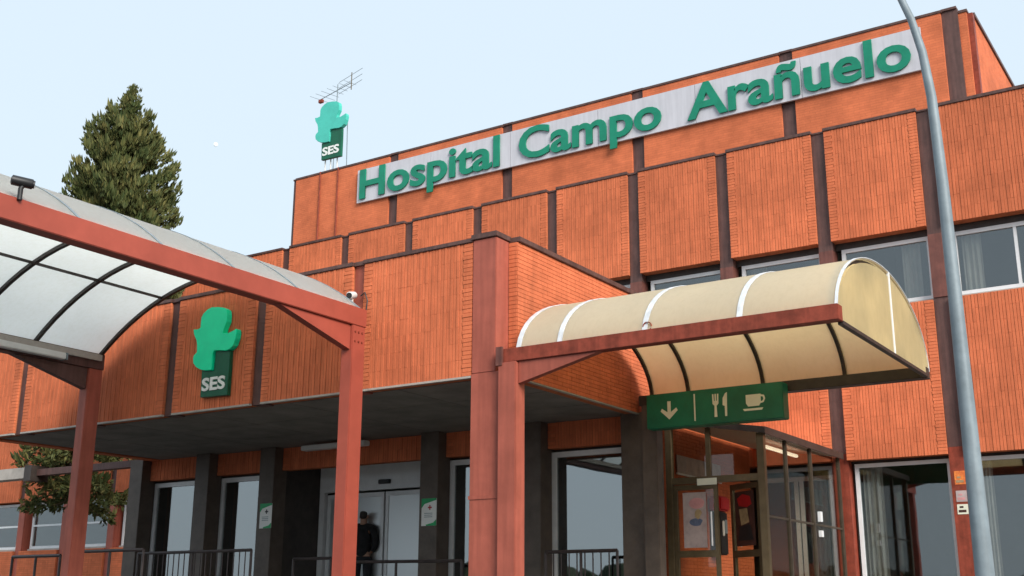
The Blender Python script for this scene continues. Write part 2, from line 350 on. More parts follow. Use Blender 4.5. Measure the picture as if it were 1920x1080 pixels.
for x in (-22.86, -22.15): MB().tube([(x, TY-.03, 8.6), (x, TY-.03, 12.62)], .022, 8).build('cable_pipe', M_rust, B)

# entrance porch
EY = 12.0; EP = [-18.15, -16.25, -14.33, -12.42, -10.52]; EZ0, EZ1 = 2.88, 4.68
ed = [-19.3]+EP+[-8.54]
for k in range(len(ed)-1):
    a = ed[k]+(.0 if k == 0 else .11); b = ed[k+1]-(.11 if k < len(ed)-2 else .0)
    panel(B, a, b, EZ0, EZ1, EY, thick=.28)
    bx('coping', M_cop, B, a-.02, b+.01, EY-.018, EY+.33, EZ1+.003, EZ1+.06, .006)
    bx('drip_edge', M_sill, B, a, b, EY-.005, EY+.05, EZ0-.028, EZ0-.001)
for x in EP:
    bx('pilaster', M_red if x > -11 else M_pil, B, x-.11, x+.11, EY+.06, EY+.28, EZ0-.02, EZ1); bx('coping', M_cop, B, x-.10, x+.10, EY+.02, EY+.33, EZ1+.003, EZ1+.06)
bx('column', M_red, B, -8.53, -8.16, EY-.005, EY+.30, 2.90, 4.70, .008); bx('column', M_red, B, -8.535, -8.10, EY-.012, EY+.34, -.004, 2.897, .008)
bx('coping', M_cop, B, -8.55, -8.14, EY-.03, EY+.32, 4.703, 4.775, .006)
bx('base_collar', M_red, B, -8.545, -8.09, EY-.022, EY+.35, 1.30, 1.345)
# right side wall of the porch, stretcher bricks, with its front end
panel(B, EY+.30, FY-.004, EZ0-.02, EZ1, -8.02, ribbed=False, side='x'); bx('coping', M_cop, B, -8.30, -7.985, EY+.302, FY+.02, EZ1+.003, EZ1+.075, .006)
panel(B, -8.155, -8.027, EZ0-.02, EZ1, EY+.29, ribbed=False, thick=.05)
bx('drip_edge', M_conc, B, -8.07, -8.017, EY+.31, 15.9, EZ0-.04, EZ0-.022)
bx('wall', M_bfar, B, -19.3, -19.06, EY+.30, FY, EZ0-.02, EZ1)
bx('roof', M_roofm, B, -19.05, -8.28, EY+.29, FY, 4.0, 4.25)
SX = [-19.04, -17.55, -15.8, -13.9, -12.0, -9.97, -8.275]
for a, b in zip(SX[:-1], SX[1:]):
    for y0, y1 in ((12.30, 13.48), (13.5, 14.68), (14.7, 15.92)): bx('soffit_panel', M_soff, B, a+.008, b-.008, y0, y1, EZ0+.0, EZ0+.03)
bx('soffit_backing', M_dark, B, -19.05, -8.28, EY+.285, 15.95, EZ0+.032, EZ0+.08)
# back wall under the porch
BY = 15.9; CX = [-19.5, -17.55, -15.8, -12.0, -9.97, -8.15]
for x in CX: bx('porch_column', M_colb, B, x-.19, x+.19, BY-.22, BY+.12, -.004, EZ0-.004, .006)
for a, b in zip(CX[:-1], CX[1:]):
    panel(B, a+.19, b-.19, 2.46, EZ0-.004, BY, ribbed=True, thick=.2)
    if abs(a+15.8) < .1: continue
    window(a+.165, b-.165, BY+.15, .06, 2.42, M_glassd, fr=.085, sill=False)
    bx('lintel', M_dark, B, a+.165, b-.165, BY+.21, BY+.6, 2.43, 2.87)
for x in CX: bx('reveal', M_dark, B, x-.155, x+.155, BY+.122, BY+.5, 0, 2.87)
bx('wall', M_bfar, B, -19.69, -19.45, BY+.1, FY-.01, 0, 4.2)
panel(B, BY+.07, FY-.004, 0, EZ0-.024, -8.02, ribbed=False, side='x', thick=.12)
bx('interior_wall', M_plast, B, -19.4, -8.2, 19.7, 19.8, 0, 4.0); bx('ceiling', M_plast, B, -19.4, -8.2, BY+.52, 19.7, 2.9, 3.0)
# automatic door
D = MB(); DY = 16.95
D.box(-15.62, -12.2, DY, DY+.12, 2.12, 2.60)
dr = D.build('automatic_door', M_alu, B, bevel=.006)
f = MB(); f.box(-15.62, -15.5, DY+.01, DY+.1, 0, 2.118); f.box(-13.02, -12.9, DY+.01, DY+.1, 0, 2.118); f.box(-12.9, -12.2, DY+.02, DY+.09, 2.02, 2.118); f.build('jamb', M_alu, dr)
for a, b, yy in ((-14.88, -14.03, .03), (-13.99, -13.12, .03), (-15.46, -14.92, .06)):
    lf = MB(); y = DY+yy
    lf.box(a, a+.07, y, y+.04, 0, 2.08); lf.box(b-.07, b, y, y+.04, 0, 2.08); lf.box(a+.07, b-.07, y, y+.04, 0, .1); lf.box(a+.07, b-.07, y, y+.04, 2.0, 2.08)
    q = lf.build('door_leaf', M_alu, dr) if a > -15 else lf.build('door_leaf', M_alu, dr)
    MB().box(a+.07, b-.07, y+.015, y+.027, .1, 2.0).build('pane', M_glassf, dr)
MB().box(-14.12, -13.85, DY-.06, DY-.002, 2.22, 2.30).build('sensor', M_black, dr, bevel=.01)
bx('pane', M_glassd, B, -12.89, -12.2, DY+.05, DY+.06, 0, 2.02)
bx('wall', M_dark, B, -15.75, -15.63, BY+.07, DY+.5, 0, 2.87); bx('wall', M_colb, B, -12.19, -12.05, BY+.07, DY+.5, 0, 2.87)
bx('ceiling', M_wplast, B, -15.62, -12.2, BY+.21, DY+.3, 2.62, 2.68)
bx('beam', M_pil, B, -23.2, -19.3, 15.85, 16.05, 2.78, 2.92); bx('fascia_board', M_sill, B, -25.6, -23.2, 15.8, 16.1, 2.74, 2.98)
bx('beam', M_dark, B, -23.3, -23.05, 15.7, 16.15, 2.66, 3.0)
for x in (-25.4,): bx('post', M_colb, B, x-.06, x+.06, 15.9, 16.02, 0, 2.74)

# ------------------------------------------------------------------ vaulted canopies
def arc(a, b, z, h, n=22, ell=False):
    c = (a+b)/2; hw = (b-a)/2
    if ell: return [(c-hw*math.cos(math.pi*i/n), z+h*math.sin(math.pi*i/n)) for i in range(n+1)]
    rad = (hw*hw+h*h)/(2*h); th = math.asin(hw/rad)
    return [(c+rad*math.sin(-th+2*th*i/n), z+h-rad+rad*math.cos(-th+2*th*i/n)) for i in range(n+1)]
def shell(pts, t, axis, a, b, off=0):
    """closed strip following the arc, thickness t outward"""
    out = []
    for i, p in enumerate(pts):
        q0, q1 = pts[max(i-1, 0)], pts[min(i+1, len(pts)-1)]; d = Vector((q1[0]-q0[0], q1[1]-q0[1])).normalized(); n = Vector((-d.y, d.x))
        out.append((n, p))
    m = MB(); k = len(pts); n0 = 0
    put = (lambda p, s: (s, p[0], p[1])) if axis == 'x' else (lambda p, s: (p[0], s, p[1]))
    for s in (a, b):
        for o in (off, off+t):
            for nn, p in out: m.v.append(put((p[0]+nn.x*o, p[1]+nn.y*o), s))
    for i in range(k-1):
        m.f += [(i, i+1, 2*k+i+1, 2*k+i), (k+i, 3*k+i, 3*k+i+1, k+i+1), (i, k+i, k+i+1, i+1), (2*k+i, 2*k+i+1, 3*k+i+1, 3*k+i)]
    m.f += [(0, 2*k, 3*k, k), (k-1, 2*k-1, 4*k-1, 3*k-1)]
    return m

LC = thing('walkway_canopy', 'long red steel walkway canopy with a pale translucent barrel roof leading to the entrance', 'canopy', (-13, 6.3, 0))
Y0, Y1 = .8, 11.78
for xa, xb in ((-10.34, -10.14), (-15.86, -15.66)):
    bx('beam', M_beam if xa > -12 else M_pil, LC, xa, xb, Y0, Y1, 3.67, 3.925, .008)  # left beam and bracket browner: shade under the roof put into their paint
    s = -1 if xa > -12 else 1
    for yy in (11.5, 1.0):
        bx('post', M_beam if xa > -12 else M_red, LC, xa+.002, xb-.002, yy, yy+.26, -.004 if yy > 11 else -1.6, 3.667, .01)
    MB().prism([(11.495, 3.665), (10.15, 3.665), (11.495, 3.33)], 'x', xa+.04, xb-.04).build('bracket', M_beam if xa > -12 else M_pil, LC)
ap = arc(-15.70, -10.22, 3.93, .97)
ribs = [11.70, 10.5, 9.4, 8.3, 7.2, 6.1, 5.0, 3.9, 2.8, 1.7, .85]
for y in ribs: shell(ap, .05, 'y', y-.028, y+.028, -.055).build('rib', M_dark, LC)
for y0, y1 in zip(ribs[1:], ribs[:-1]): shell(ap, .01, 'y', y0+.004, y1-.004).build('roof_panel', M_pclear, LC, smooth=True)
for y in ribs[1:]: shell(ap, .006, 'y', y-.018, y+.018, .012).build('seam_strip', M_grey, LC)
shell(ap, .012, 'y', 11.70, 11.76, .0).build('edge_trim', M_grey, LC)
for i in (6, 16):
    MB().box(ap[i][0]-.018, ap[i][0]+.018, Y0+.1, 11.67, ap[i][1]-.046, ap[i][1]-.012).build('purlin', M_dark, LC)
bx('gutter', M_sill, LC, -15.655, -15.60, Y0, 11.68, 3.80, 3.90); bx('gutter', M_dark, LC, -10.345, -10.38, Y0, 11.68, 3.86, 3.92)

RC = thing('side_canopy', 'cream plastic barrel canopy on a rusty red beam beside the cafeteria lobby', 'canopy', (-5.9, 13.9, 0))
bx('beam', M_rust, RC, -8.06, -3.70, 11.93, 12.08, 2.98, 3.155, .006)
bx('beam', M_dark, RC, -7.97, -3.72, 15.58, 15.76, 2.95, 3.10, .006)
bx('post', M_red, RC, -8.055, -7.79, 11.90, 12.12, -.004, 2.977, .01); bx('post', M_colb, RC, -7.92, -7.68, 15.56, 15.78, -.004, 2.947, .01)
bx('bracket', M_pilr, RC, -8.085, -7.99, 11.89, 11.925, 2.94, 3.18)
MB().prism([(-7.785, 2.977), (-6.62, 2.977), (-7.785, 2.70)], 'y', 11.96, 12.06).build('bracket', M_red, RC)
aq = arc(11.99, 15.72, 3.05, .98, 26, True)
rx = [-7.80, -7.20, -6.03, -4.84, -3.72]
for a, b in zip(rx[:-1], rx[1:]): shell(aq, .01, 'x', a+.003, b-.003).build('roof_panel', M_pcream, RC, smooth=True)
for x in rx:
    xr = x-.07 if x > -3.8 else x
    shell(aq, .04, 'x', xr-.022, xr+.022, -.043).build('rib', M_dark, RC); shell(aq, .008, 'x', x-(.034 if x < -3.8 else .03), x+(.034 if x < -3.8 else .006), .013).build('seam_strip', M_strip, RC)
gp = [(p[0], p[1]-.045) for p in aq]
def cut(y0, y1): return [(y0, 3.0)]+[(max(y0, min(y1, p[0])), p[1]) for p in gp if y0-.2 < p[0] < y1+.2]+[(y1, 3.0)]
MB().prism([(gp[0][0]+.02, 3.0)]+[p for p in gp if p[0] < 14.10]+[(14.10, gp[14][1]), (14.10, 3.0)], 'x', -3.735, -3.725).build('end_panel', M_pyel, RC)
MB().prism([(14.16, 3.0), (14.16, gp[15][1]+.02)]+[p for p in gp if p[0] > 14.2]+[(gp[-1][0]-.02, 3.0)], 'x', -3.735, -3.725).build('end_panel', M_pyel, RC)
bx('end_mullion', M_white, RC, -3.74, -3.715, 14.105, 14.155, 3.0, 4.04)
bx('end_rail', M_dark, RC, -3.76, -3.70, 12.085, 15.575, 2.955, 2.995)

# ------------------------------------------------------------------ signs
dg = None
def glyphs(word, offset=.02, depth=.03):
    """one mesh per letter of the built-in font, laid out along x with unit size: list of (char, mesh, x offset)"""
    global dg
    def curve(txt):
        c = bpy.data.curves.new('letter', 'FONT'); c.body = txt; c.offset = offset; c.extrude = depth; c.resolution_u = 4
        o = bpy.data.objects.new('letter', c); COL.objects.link(o); bpy.context.view_layer.update()
        d = bpy.context.evaluated_depsgraph_get(); me = bpy.data.meshes.new_from_object(o.evaluated_get(d)); bpy.data.objects.remove(o); bpy.data.curves.remove(c)
        return me
    res = []
    for i, ch in enumerate(word):
        if ch == ' ': continue
        me = curve(ch); full = curve(word[:i+1])
        res.append((ch, me, max(v.co.x for v in full.vertices)-max(v.co.x for v in me.vertices))); bpy.data.meshes.remove(full)
    return res
def write(parent, word, x0, x1, zb, h, y, m, offset=.012, depth=.03, name='letter', refch=None):
    """word between x0 and x1, baseline zb, height h of its capital; stands on the plane y facing -y"""
    gl = glyphs(word, offset, depth)
    mn = min(v.co.x+o for _, me, o in gl for v in me.vertices); mxx = max(v.co.x+o for _, me, o in gl for v in me.vertices)
    cap = max(v.co.y for v in gl[0][1].vertices)+min(0, offset); b0 = min(v.co.y for v in gl[0][1].vertices); sc = h/(cap-b0); sx = (x1-x0)/(mxx-mn)
    for ch, me, o in gl:
        me.name = name; me.materials.clear(); me.materials.append(m)
        for v in me.vertices: v.co = ((v.co.x), -(v.co.z), v.co.y)
        for v in me.vertices: v.co = (v.co.x*sx, v.co.y, (v.co.z-b0)*sc)
        me.flip_normals() if False else None
        ob = bpy.data.objects.new(name, me); link(ob, parent, Matrix.Translation((x0+(o-mn)*sx, y, zb)))

NS = thing('name_sign', 'long pale grey board with green raised letters reading Hospital Campo Arañuelo', 'sign', (-13, 24.1, 11.3))
bxs = [-21.33, -18.65, -15.98, -13.3, -10.6, -7.95, -5.22]
for a, b in zip(bxs[:-1], bxs[1:]): bx('board_panel', M_board, NS, a+.006, b-.006, 24.12, 24.18, 11.31, 12.32)
SY = 24.088
write(NS, 'Hospital', -21.20, -16.30, 11.395, .90, SY, M_green, .022, .022)
write(NS, 'Campo', -15.68, -11.50, 11.395, .90, SY, M_green, .022, .022)
write(NS, 'Arañuelo', -10.80, -5.46, 11.395, .91, SY, M_green, .022, .022)

LIGHT = [(-.336, 1.269), (-.298, 1.327), (-.216, 1.379), (-.121, 1.405), (.01, 1.391), (.142, 1.364), (.221, 1.319), (.24, 1.239), (.24, 1.131), (.186, 1.03), (.172, .955), (.289, .948), (.372, .969), (.453, .996), (.469, .933), (.457, .844), (.414, .743), (.335, .692), (.253, .679), (.123, .701), (.006, .708), (-.021, .657), (-.013, .534), (-.017, .413), (-.147, .419), (-.257, .439), (-.372, .497), (-.441, .566), (-.454, .645), (-.437, .689), (-.376, .729), (-.389, .854), (-.408, .919), (-.474, 1.021), (-.494, 1.101), (-.416, 1.091), (-.34, 1.105), (-.339, 1.191)]
DARK = [(.01, .703), (.318, .679), (.322, .407), (.32, .004), (-.262, .02), (-.273, .433), (-.01, .404)]
def logo(name, label, cx, z, y, s, m):
    o = thing(name, label, 'sign', (cx, y, z))
    MB().prism([(cx+p[0]*s, z+p[1]*s) for p in LIGHT], 'y', y-.105*s, y-.004).build('cross', m, o, bevel=.006)
    MB().prism([(cx+p[0]*s, z+p[1]*s) for p in DARK], 'y', y-.07*s, y).build('base', M_logod, o, bevel=.005)
    write(o, 'SES', cx-.235*s, cx+.262*s, z+.105*s, .205*s, y-.07*s-.006, M_white, .03, .006); return o
logo('wall_logo_sign', 'bright green cross emblem with white SES lettering on the ribbed porch fascia', -13.25, 3.03, 11.995, 1.0, M_logo)
rl = logo('rooftop_logo_sign', 'teal cross emblem with white SES lettering on legs above the roof edge', -22.56, 13.0, 24.32, 1.33, M_logo2)
for x in (-22.84, -22.62, -22.36): MB().tube([(x, 24.34, 12.58), (x, 24.34, 13.2)], .022, 8).build('leg', M_wplast, rl)
MB().tube([(-22.12, 24.5, 12.58), (-22.12, 24.45, 14.3)], .014, 6).build('stay', M_grey, rl)

CS = thing('cafeteria_sign', 'green hanging sign with arrow, fork and knife and cup symbols', 'sign', (-6.65, 15.4, 2.53))
cz0, cz1, cy = 2.535, 3.045, 15.30
bx('sign_box', M_greenside, CS, -7.70, -5.60, cy, cy+.22, cz0, cz1, .012)
def pict(name, polys):
    m = MB()
    for p in polys: m.prism(p, 'y', cy-.006, cy-.001)
    m.build(name, M_cream, CS)
def ell(cx, cz, a, b, n=14, t0=0, t1=2*math.pi): return [(cx+a*math.cos(t0+(t1-t0)*i/n), cz+b*math.sin(t0+(t1-t0)*i/n)) for i in range(n)]
ax = -7.33
pict('arrow', [[(ax-.026, 2.92), (ax+.026, 2.92), (ax+.026, 2.76), (ax+.115, 2.82), (ax+.135, 2.78), (ax, 2.655), (ax-.135, 2.78), (ax-.115, 2.82), (ax-.026, 2.76)]])
pict('divider', [[(-6.935, 2.60), (-6.915, 2.60), (-6.915, 2.99), (-6.935, 2.99)]])
fx = -6.60
pict('fork', [[(fx-.022, 2.63), (fx+.022, 2.63), (fx+.016, 2.79), (fx+.045, 2.82), (fx+.048, 2.96), (fx+.028, 2.96), (fx+.024, 2.86), (fx+.010, 2.86), (fx+.010, 2.96), (fx-.010, 2.96), (fx-.010, 2.86), (fx-.024, 2.86), (fx-.028, 2.96), (fx-.048, 2.96), (fx-.045, 2.82), (fx-.016, 2.79)]])
kx = -6.46
pict('knife', [[(kx, 2.63), (kx+.03, 2.63), (kx+.034, 2.80), (kx+.04, 2.97), (kx+.01, 2.955), (kx-.028, 2.89), (kx-.032, 2.79), (kx, 2.775)]])
ux = -6.03
pict('cup', [[(ux-.11, 2.90), (ux+.11, 2.90), (ux+.11, 2.78), (ux+.08, 2.735), (ux-.08, 2.735), (ux-.11, 2.78)], [(ux-.16, 2.705), (ux+.14, 2.705), (ux+.12, 2.675), (ux-.14, 2.675)],
             [(ux+.111, 2.89), (ux+.16, 2.88), (ux+.175, 2.83), (ux+.15, 2.78), (ux+.111, 2.77), (ux+.111, 2.795), (ux+.135, 2.80), (ux+.15, 2.83), (ux+.14, 2.86), (ux+.111, 2.865)]])
for x in (-7.5, -5.9): MB().box(x-.015, x+.015, cy+.09, cy+.12, cz1, 3.05).build('hanger', M_dark, CS)

# ------------------------------------------------------------------ glazed lobby at the cafeteria door
V = thing('glazed_lobby', 'small bronze framed glass lobby against the brick wall under the cream canopy', 'lobby', (-7.2, 18.2, 0))
vx0, vx1, vy = -7.93, -6.35, 16.42
MB().prism([(vx0, 2.80), (vx1+.04, 2.53), (vx1+.04, 2.59), (vx0, 2.86)], 'y', vy-.06, FY-.004).build('roof', M_wplast, V); MB().prism([(vx0, 2.785), (vx1+.06, 2.51), (vx1+.06, 2.605), (vx0, 2.88)], 'y', vy-.08, vy-.062).build('roof_edge', M_dark, V); bx('roof_edge', M_dark, V, vx1+.042, vx1+.06, vy-.06, FY-.01, 2.50, 2.61)
for x, w, h_ in ((vx0+.04, .05, 2.775), (vx1-.04, .055, 2.53)): bx('frame_post', M_brass, V, x-w, x+w, vy-.05, vy+.05, 0, h_, .005)
bx('frame_rail', M_brass, V, vx0+.09, vx1-.095, vy-.04, vy+.04, 1.83, 1.93); bx('mullion', M_brass, V, -7.27, -7.20, vy-.03, vy+.03, 1.932, 2.67)
MB().prism([(vx0+.09, 1.935), (-7.272, 1.935), (-7.272, 2.69), (vx0+.09, 2.78)], 'y', vy-.005, vy+.005).build('pane', M_glassv, V); MB().prism([(-7.198, 1.935), (vx1-.1, 1.935), (vx1-.1, 2.545), (-7.198, 2.675)], 'y', vy-.005, vy+.005).build('pane', M_glassv, V)
def leaf(m4):
    o = bpy.data.objects.new('door_leaf', MB().box(0, .06, -.025, .025, .02, 1.82).box(.66, .72, -.025, .025, .02, 1.82).box(.06, .66, -.024, .024, .02, .14).box(.06, .66, -.024, .024, .74, .84).box(.06, .66, -.024, .024, 1.74, 1.82).mesh('door_leaf', M_brass)); link(o, V, m4)
    p = bpy.data.objects.new('pane', MB().box(.06, .66, -.006, .006, .14, .74).box(.06, .66, -.006, .006, .84, 1.74).mesh('pane', M_glassv)); link(p, o, m4)
    h = bpy.data.objects.new('handle', MB().tube([(.63, -.07, .9), (.63, -.07, 1.4)], .014, 8).mesh('handle', M_alu, True)); link(h, o, m4)
leaf(Matrix.Translation((vx0+.10, vy, 0))); leaf(Matrix.Translation((vx1-.10, vy+.02, 0)) @ Matrix.Rotation(R(180-32), 4, 'Z'))
ys = [vy+.06, 17.38, 18.5, 19.93]
for y in ys[1:]: bx('mullion', M_brass2, V, vx1-.06, vx1, y-.018, y+.018, 0, 2.527)
for a, b in zip(ys[:-1], ys[1:]):
    bx('pane', M_glassv, V, vx1-.04, vx1-.03, a, b-.019, 0.06, 2.52); bx('frame_rail', M_brass2, V, vx1-.05, vx1-.015, a, b-.031, 1.30, 1.33); bx('frame_rail', M_brass, V, vx1-.06, vx1-.01, a, b-.031, 0, .06)
MB().box(vx1+.002, vx1+.05, 18.62, 18.72, 1.36, 1.52).box(vx1+.002, vx1+.05, 18.62, 18.72, 1.12, 1.22).build('door_pull', M_alu, V)
# inner door on the building line
ind = MB(); [ind.box(a, a+.07, FY+.30, FY+.36, 0, 2.2) for a in (-8.0, -7.32, -7.22, -6.52)]; ind.box(-8.0, -6.45, FY+.30, FY+.36, 2.2, 2.28)
idr = ind.build('inner_door', M_alu, B); bx('pane', M_glassd, B, -7.93, -6.52, FY+.32, FY+.33, 0, 2.2)
tag(bx('ceiling_tube_light', M_tube, None, -6.98, -6.92, 18.0, 19.5, 2.52, 2.57, .01), 'lit fluorescent tube under the lobby roof', 'light')
tag(bx('lobby_notice', M_cream, None, -7.42, -7.10, vy-.048, vy-.042, 1.80, 1.90), 'small cream notice stuck over the lobby doors', 'notice')
def poster(name, x0, x1, y, z0, z1, label, base, marks):
    o = thing(name, label, 'poster', ((x0+x1)/2, y, z0)); bx('sheet', base, o, x0, x1, y-.004, y, z0, z1); w, h = x1-x0, z1-z0
    for k, (m, cx, cz, a, b, t0, t1) in enumerate(marks): MB().prism(ell(x0+w*cx, z0+h*cz, w*a, h*b, 18, t0, t1), 'y', y-.0042-.0012*(k+1), y-.0042-.0012*k).build('print', m, o)
M_pink = mat('poster_pink', (.62, .30, .30), .6, .1, 8); M_blue = mat('poster_slate', (.12, .15, .24), .6, .2, 10); M_pale = mat('poster_pale', (.46, .37, .36), .6, .12, 6); M_gr2 = mat('print_green', (.02, .36, .12), .5, .05, 5)
M_brn = mat('poster_brown', (.07, .028, .022), .55, .2, 9); M_tan = mat('poster_tan', (.42, .30, .16), .6, .2, 9)
poster('door_poster', -7.68, -7.30, vy-.012, .88, 1.70, 'pale pink poster behind the left lobby door glass', M_pale, [(M_pink, .60, .80, .34, .10, .2, 6.0), (M_blue, .56, .46, .30, .07, .4, 5.6), (M_tan, .66, .60, .16, .09, .3, 5.0)])
dq = thing('stool_poster', 'dark poster with a red shape in the right lobby door', 'poster', (-6.8, 16.6, .9))
mm = Matrix.Translation((vx1-.10, vy+.02, 0)) @ Matrix.Rotation(R(180-32), 4, 'Z')
def onleaf(n_, poly, e, m_): link(bpy.data.objects.new(n_, MB().prism(poly, 'y', e, e+.002).mesh(n_, m_)), dq, mm)
onleaf('sheet', [(.12, .90), (.60, .90), (.60, 1.70), (.12, 1.70)], .028, M_brn)
onleaf('print', [(.18, 1.50), (.30, 1.46), (.50, 1.49), (.54, 1.60), (.40, 1.66), (.22, 1.62)], .0302, M_dred); onleaf('print', [(.26, 1.24), (.46, 1.20), (.50, 1.44), (.30, 1.45)], .0302, M_tan); onleaf('print', [(.17, .98), (.55, .98), (.50, 1.18), (.24, 1.21)], .0302, M_black)
pi_ = thing('wall_payphone', 'red topped dark box on the brick wall inside the lobby', 'payphone', (-7.9, 18.2, .8))
bx('housing', M_black, pi_, -8.0, -7.82, 18.1, 18.42, .85, 1.55, .02); bx('hood', M_dred, pi_, -8.0, -7.78, 18.06, 18.46, 1.56, 1.80, .03); bx('handset', M_wplast, pi_, -7.815, -7.78, 18.16, 18.20, 1.15, 1.4, .01)
bx('keypad', M_grey, pi_, -7.818, -7.80, 18.26, 18.36, 1.2, 1.42)
wsn = thing('wall_board', 'pale blank board on the brick wall inside the lobby', 'board', (-7.97, 17.6, 2.1)); bx('sheet', M_pale, wsn, -8.0, -7.985, 16.9, 18.6, 2.08, 2.36); bx('frame', M_alu, wsn, -8.0, -7.98, 16.88, 18.62, 2.05, 2.078)

# ------------------------------------------------------------------ notices on the porch columns
for nm, x0, x1, z0, z1, lb, c in (('porch_notice', -15.90, -15.60, 1.39, 1.84, 'white and green notice with a dark mark on the column left of the automatic door', M_black), ('porch_notice', -12.13, -11.82, 1.31, 1.76, 'white and green notice with a red mark on the column right of the automatic door', M_dred)):
    o = thing(nm, lb, 'notice', ((x0+x1)/2, BY-.22, z0), 'notices on the porch columns'); y = BY-.222
    bx('sheet', M_white, o, x0, x1, y-.008, y, z0, z1)
    MB().prism([(x0, z1), (x1, z1), (x1, z1-.03), (x0+.06, z1-.09), (x0, z1-.16)], 'y', y-.011, y-.0085).build('print', M_gr2, o)
    MB().prism([(x0+.10, z0), (x1, z0), (x1, z0+.10), (x1-.06, z0+.05), (x0+.1, z0+.02)], 'y', y-.011, y-.0085).build('print', M_gr2, o)
    cx, cz = (x0+x1)/2+.02, z0+.30
    MB().prism([(cx-.012, cz-.04), (cx+.012, cz-.04), (cx+.012, cz-.012), (cx+.04, cz-.012), (cx+.04, cz+.012), (cx+.012, cz+.012), (cx+.012, cz+.04), (cx-.012, cz+.04), (cx-.012, cz+.012), (cx-.04, cz+.012), (cx-.04, cz-.012), (cx-.012, cz-.012)], 'y', y-.011, y-.0085).build('print', c, o)
    for k in range(3): bx('print', M_grey, o, x0+.06, x1-.08, y-.0105, y-.0085, z0+.14+.03*k, z0+.15+.03*k)
# stickers on the pilaster beside the lamp post
for nm, lb, z0, z1, base, mk in (('sticker', 'orange sticker, highest on the red pilaster beside the lamp post', 1.98, 2.20, mat('sticker_orange', (.75, .25, .05), .5, .2, 25, col2=(.5, .08, .03)), M_tan),
                                 ('sticker', 'white sticker with a pink band in the middle of the red pilaster', 1.70, 1.88, M_pale, M_pink), ('sticker', 'cream sticker with dark lines, lowest on the red pilaster', 1.50, 1.66, M_cream, M_brn)):
    o = thing(nm, lb, 'sticker', (-4.4, FY+.066, z0), 'stickers on the pilaster'); y = FY+.066
    bx('sheet', base, o, -4.50, -4.33, y-.004, y, z0, z1); bx('print', mk, o, -4.48, -4.36, y-.0065, y-.0045, z0+.03, z0+.07); bx('print', mk, o, -4.46, -4.40, y-.0065, y-.0045, z0+.1, z0+.13)

# ------------------------------------------------------------------ lamps, cameras, antenna
lp = thing('lamp_post', 'tall slim grey street lamp post curving to the left at its top', 'lamp post', (-2.08, 10, -1.6))
pts = [(-2.075, 10, -1.6), (-2.08, 10, 0.2), (-2.095, 10, 2.5), (-2.105, 10, 3.6), (-2.125, 10, 4.4), (-2.165, 10, 4.85), (-2.235, 10, 5.2), (-2.36, 10, 5.6), (-2.60, 10, 6.0), (-2.95, 10, 6.25), (-3.4, 10, 6.35)]
MB().tube(pts, [.092, .076, .058, .050, .043, .038, .034, .031, .030, .029, .028], 20).build('pole', M_grey, lp, smooth=True)
MB().tube([(-3.3, 10, 6.33), (-3.45, 10, 6.36), (-3.7, 10, 6.34), (-3.95, 10, 6.30), (-4.02, 10, 6.29)], [.05, .09, .12, .09, .03], 14).build('lamp_head', M_grey, lp, smooth=True)
bx('base_plate', M_grey, lp, -2.25, -1.90, 9.83, 10.17, -1.6, -1.57)
def cctv(name, label, x, y, z, m, d):
    o = thing(name, label, 'camera', (x, y, z)); d = Vector(d).normalized(); p = Vector((x, y, z))
    MB().tube([p, p+Vector((0, 0, .12)), p+Vector((0, 0, .16))+d*.02], .025, 10).build('bracket', m, o, smooth=True)
    q = p+Vector((0, 0, .19)); MB().tube([q-d*.10, q-d*.09, q+d*.10, q+d*.11], [.03, .052, .052, .045], 12).build('body', m, o, smooth=True)
    MB().tube([q+d*.111, q+d*.125], [.04, .04], 12).build('lens', M_black, o, smooth=True); return o
c1 = cctv('security_camera', 'white security camera on a bracket by the porch pilaster', -10.52, 11.88, 4.02, M_wplast, (.35, -.85, -.25))
bx('wall_mount', M_wplast, c1, -10.58, -10.46, 11.80, 12.05, 3.94, 4.03, .01)
MB().tube([(-10.46, 12.0, 4.22), (-10.36, 11.97, 4.25), (-10.30, 11.96, 4.12), (-10.33, 11.97, 3.93), (-10.42, 12.0, 3.86)], .010, 6).build('cable', M_black, c1, smooth=True)
cctv('floodlight', 'dark grey lamp head clamped on the red canopy beam', -10.12, 6.42, 3.90, M_black, (.5, .75, -.1))
MB().tube([(-6.0+.055*math.cos(t), 12.0, 3.205+.055*math.sin(t)) for t in [math.pi*2*k/14 for k in range(14)]], .008, 6).build('lifting_ring', M_rust, RC)
for yy in (11.53, 11.6, 11.67):
    for zz in (3.45, 3.58): MB().tube([(-10.139, yy+.02, zz), (-10.128, yy+.02, zz)], .014, 6).build('bolt', M_rust, LC)
fl = thing('canopy_strip_light', 'long white strip light under the left canopy beam', 'light', (-15.55, 9.6, 3.7))
bx('housing', M_wplast, fl, -15.64, -15.50, 9.2, 10.95, 3.69, 3.79, .012); bx('end_cap', M_grey, fl, -15.645, -15.495, 10.952, 10.975, 3.685, 3.795)
fl = thing('porch_strip_light', 'white strip light hung below the dark porch ceiling', 'light', (-14.2, 15.6, 2.8))
bx('housing', M_wplast, fl, -14.85, -13.35, 15.55, 15.72, 2.74, 2.83, .012)
for x in (-14.6, -13.6): MB().tube([(x, 15.63, 2.82), (x, 15.63, 2.88)], .008, 6).build('hanger', M_grey, fl)
an = thing('tv_antenna', 'thin metal television antenna above the rooftop emblem', 'antenna', (-23.5, 25.4, 12.3))
MB().tube([(-23.6, 25.5, 12.3), (-23.55, 25.5, 16.2)], .016, 8).build('mast', M_grey, an)
MB().tube([(-24.35, 25.5, 15.83), (-23.0, 25.55, 16.15)], .013, 6).build('boom', M_grey, an)
